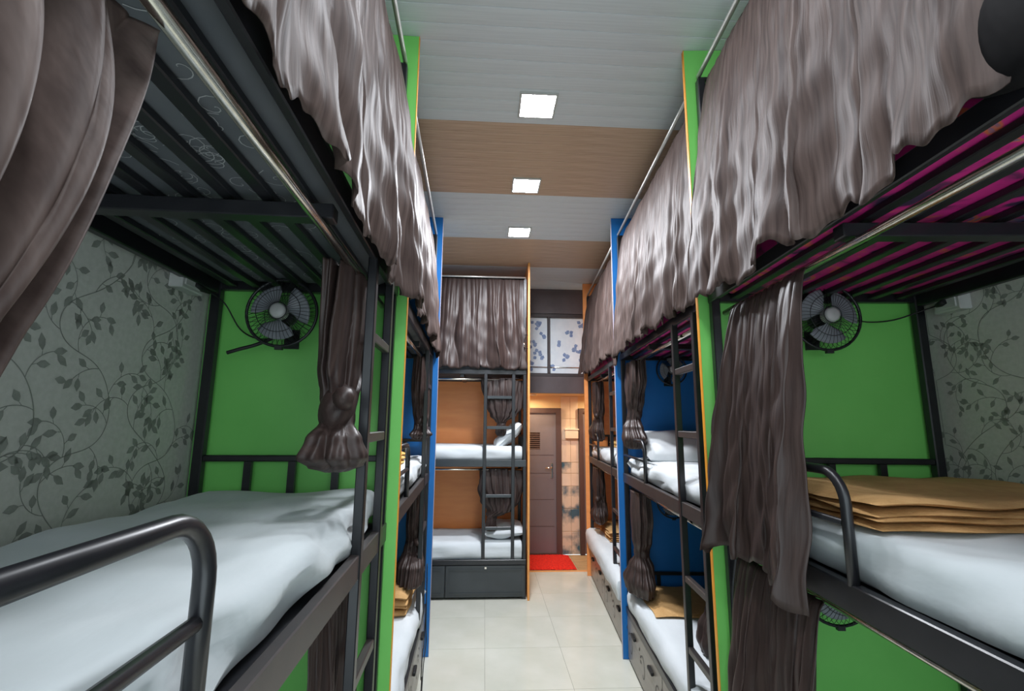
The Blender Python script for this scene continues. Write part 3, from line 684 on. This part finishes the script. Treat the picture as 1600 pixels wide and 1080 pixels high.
# ------------------------------------------------------------------ wall fans
def fan(row, uo, u, v, z, r, label, rot=0., yaw=0.):
    t = thing('wall_fan', row, uo+u, v, z, label, 'fan', 'caged wall fans above the berths', rz=yaw)
    c = MB()
    ringp = lambda R, x, n=40: [(x, R*cos(2*pi*k/n), R*sin(2*pi*k/n)) for k in range(n)]
    c.tube(ringp(r, 0), .006, 8, closed=True); c.build('cage_rim', 'fan_black', t, row)
    g = MB()
    for sg in (-1, 1):
        for k in range(44):
            a = 2*pi*k/44; P = []
            for q in (.24, .5, .75, .93, 1.0):
                P.append((sg*.045*math.sqrt(max(0, 1-q**3)), r*q*cos(a), r*q*sin(a)))
            g.tube(P, .0011, 3, cap=False)
        g.tube(ringp(r*.62, sg*.045*math.sqrt(1-.62**3), 30), .0014, 4, closed=True)
        g.tube(ringp(r*.25, sg*.045, 20), .002, 4, closed=True)
    s = g.build('cage_grille', 'fan_black', t, row)
    for k in range(3):
        a0 = rot+k*2*pi/3; b = MB()
        def bl(x, y):
            rad = r*(.2+.62*x); w = (.34+.72*sin(min(1, x*1.15)*pi*.62)); an = a0+(y-.5)*2*w*(.75)
            return (-.012+.026*(y-.5)*(1-.3*x), rad*cos(an), rad*sin(an))
        b.grid(bl, 9, 9); o = b.build('blade', 'fan_blade', t, row, fixn=False); solid(o, .002)
    h = MB(); n = 20; h.smooth = True
    prof = [(-.052, 0.001), (-.051, .022), (-.047, .029), (-.03, .032), (-.01, .032)]
    h.grid(lambda q, y: (interp([(i/4.,)+p for i, p in enumerate(prof)], y)[0], interp([(i/4.,)+p for i, p in enumerate(prof)], y)[1]*cos(2*pi*q), interp([(i/4.,)+p for i, p in enumerate(prof)], y)[1]*sin(2*pi*q)), n, 5, closeu=True)
    h.build('hub_cap', 'fan_hub', t, row)
    mo = MB(); mo.tube([(.02, 0, 0), (.05, 0, 0), (.075, 0, 0), (.082, 0, 0)], [.034, .04, .036, .02], 16); mo.build('motor', 'fan_black', t, row)
    MB().tube([(.06, 0, -.03), (.06, 0, -.07), (-u-.005, 0, -.085)], .011, 8).build('bracket', 'fan_black', t, row)
    bx('bracket_plate', 'fan_black', t, row, -u-.008, -u-.001, -.03, .03, -.125, -.045)
    bx('clip', 'fan_black', t, row, -.008, .008, -.014, .014, -r-.014, -r+.002)
    return t
fan(LEFT, 0, -.13, .466, 2.223, .134, 'black caged fan on the green partition of the near left bunk', rot=.7)
fan(RIGHT, 0, -.115, .486, 2.253, .142, 'black caged fan on the green partition above the near right blanket', rot=.45)
fan(RIGHT, 0, -.115, .42, 1.185, .135, 'black caged fan half hidden below the middle deck of the near right bunk', rot=.1)
fan(RIGHT, 1.93, -.13, .437, 2.244, .122, 'caged fan with pale blades on the right blue partition, above the pillow', rot=1.2)
fan(RIGHT, 1.93, -.13, .40, 1.20, .125, 'dark caged fan on the right blue partition, below the middle deck', rot=.2)

# ------------------------------------------------------------------ sockets, cords, hooks
def socket(row, u0, u1, z0, z1, Wv, t0, label):
    t = thing('socket_box', row, u0, Wv, z0, label, 'socket', 'white socket boxes on the wallpapered walls')
    bx('box_body', 'plastic', t, row, 0, u1-u0, -.05, 0, 0, z1-z0, bev=.004)
    bx('face_plate', 'plastic', t, row, .012, u1-u0-.012, -.056, -.05, .012, z1-z0-.012, bev=.003)
    bx('trunking', 'plastic', t, row, t0-u0, 0, -.022, 0, (z1-z0)*.62, (z1-z0)*.62+.034, bev=.002)
socket(LEFT, -.27, -.13, 2.28, 2.385, WL+.018, -1.9, 'white socket box with trunking on the left wallpapered wall')
socket(RIGHT, -.22, -.10, 2.265, 2.385, WR+.028, -1.86, 'white socket box with trunking on the right wallpapered wall')
def cord(row, pts, r, label, plug=None):
    # smooth through the points
    P = [Vector(p) for p in pts]; out = []
    for i in range(len(P)-1):
        a, b, c, d = P[max(i-1, 0)], P[i], P[i+1], P[min(i+2, len(P)-1)]
        for k in range(6):
            t = k/6; out.append(.5*((2*b)+(c-a)*t+(2*a-5*b+4*c-d)*t*t+(3*b-a-3*c+d)*t**3))
    out.append(P[-1])
    p = MB(); p.tube(out, r, 6); o = p.build('power_cord', 'black', None, row); place(o, row, 0, 0); tag(o, label, 'cord')
    if plug:
        MB().tube(plug, [.008, .013, .011], 8).build('plug', 'black', o, row)
cord(LEFT, [(-.12, .75, 2.30), (-.06, .72, 2.27), (-.04, .66, 2.17), (-.05, .58, 2.13), (-.07, .50, 2.135)], .003, 'thin black cord running from the left wall socket to its fan', plug=[(-.12, .75, 2.30), (-.16, .765, 2.305), (-.20, .765, 2.31)])
cord(LEFT, [(-.07, .50, 2.14), (-.10, .56, 2.10), (-.12, .62, 2.075), (-.125, .66, 2.06)], .007, 'black bundled cord hanging off the near left fan')
cord(RIGHT, [(-.10, .60, 2.245), (-.07, .70, 2.24), (-.05, .82, 2.255), (-.09, .92, 2.29), (-.15, .94, 2.30)], .003, 'thin black cord from the right wall socket to its fan', plug=[(-.13, .935, 2.297), (-.15, .935, 2.30), (-.17, .935, 2.305)])
cord(LEFT, [(1.60, .0, .80), (1.58, -.005, .55), (1.60, .0, .40), (1.50, -.005, .30), (1.36, -.01, .33), (1.30, -.01, .20), (1.42, -.005, .14), (1.32, -.01, .04), (1.15, -.02, .012)], .004, 'dark cable dangling down the bunk beside the blue left partition')
cord(LEFT, [(1.63, .0, .70), (1.55, -.01, .42), (1.62, -.01, .28), (1.45, -.01, .20), (1.36, -.012, .09), (1.22, -.015, .02)], .004, 'second dark cable looping down the bunk beside the blue left partition')
def hook(row, u, v, z, label):
    t = thing('curtain_hook', row, u, v, z, label, 'hook', 'metal hooks on the partition edges')
    MB().tube([(-.0, 0, .08), (-.035, 0, .08), (-.045, -.01, .07), (-.045, -.012, -.06), (-.035, 0, -.075), (0, 0, -.075)], .004, 8).build('hook_bar', 'metal', t, row)
    MB().tube([(-.045, -.012, -.06), (-.045, -.012, -.01)], .0075, 8).build('hook_glint', 'chrome', t, row)  # highlight on the bar, modelled as a bright metal tube
hook(LEFT, 0, .018, 2.68, 'slim metal hook bar on the left green partition edge')
hook(RIGHT, 0, .004, 2.70, 'slim metal hook bar on the right green partition edge')
hook(END, -.0, -.0, 2.70, 'slim metal hook bar on the orange edge of the end bunk')
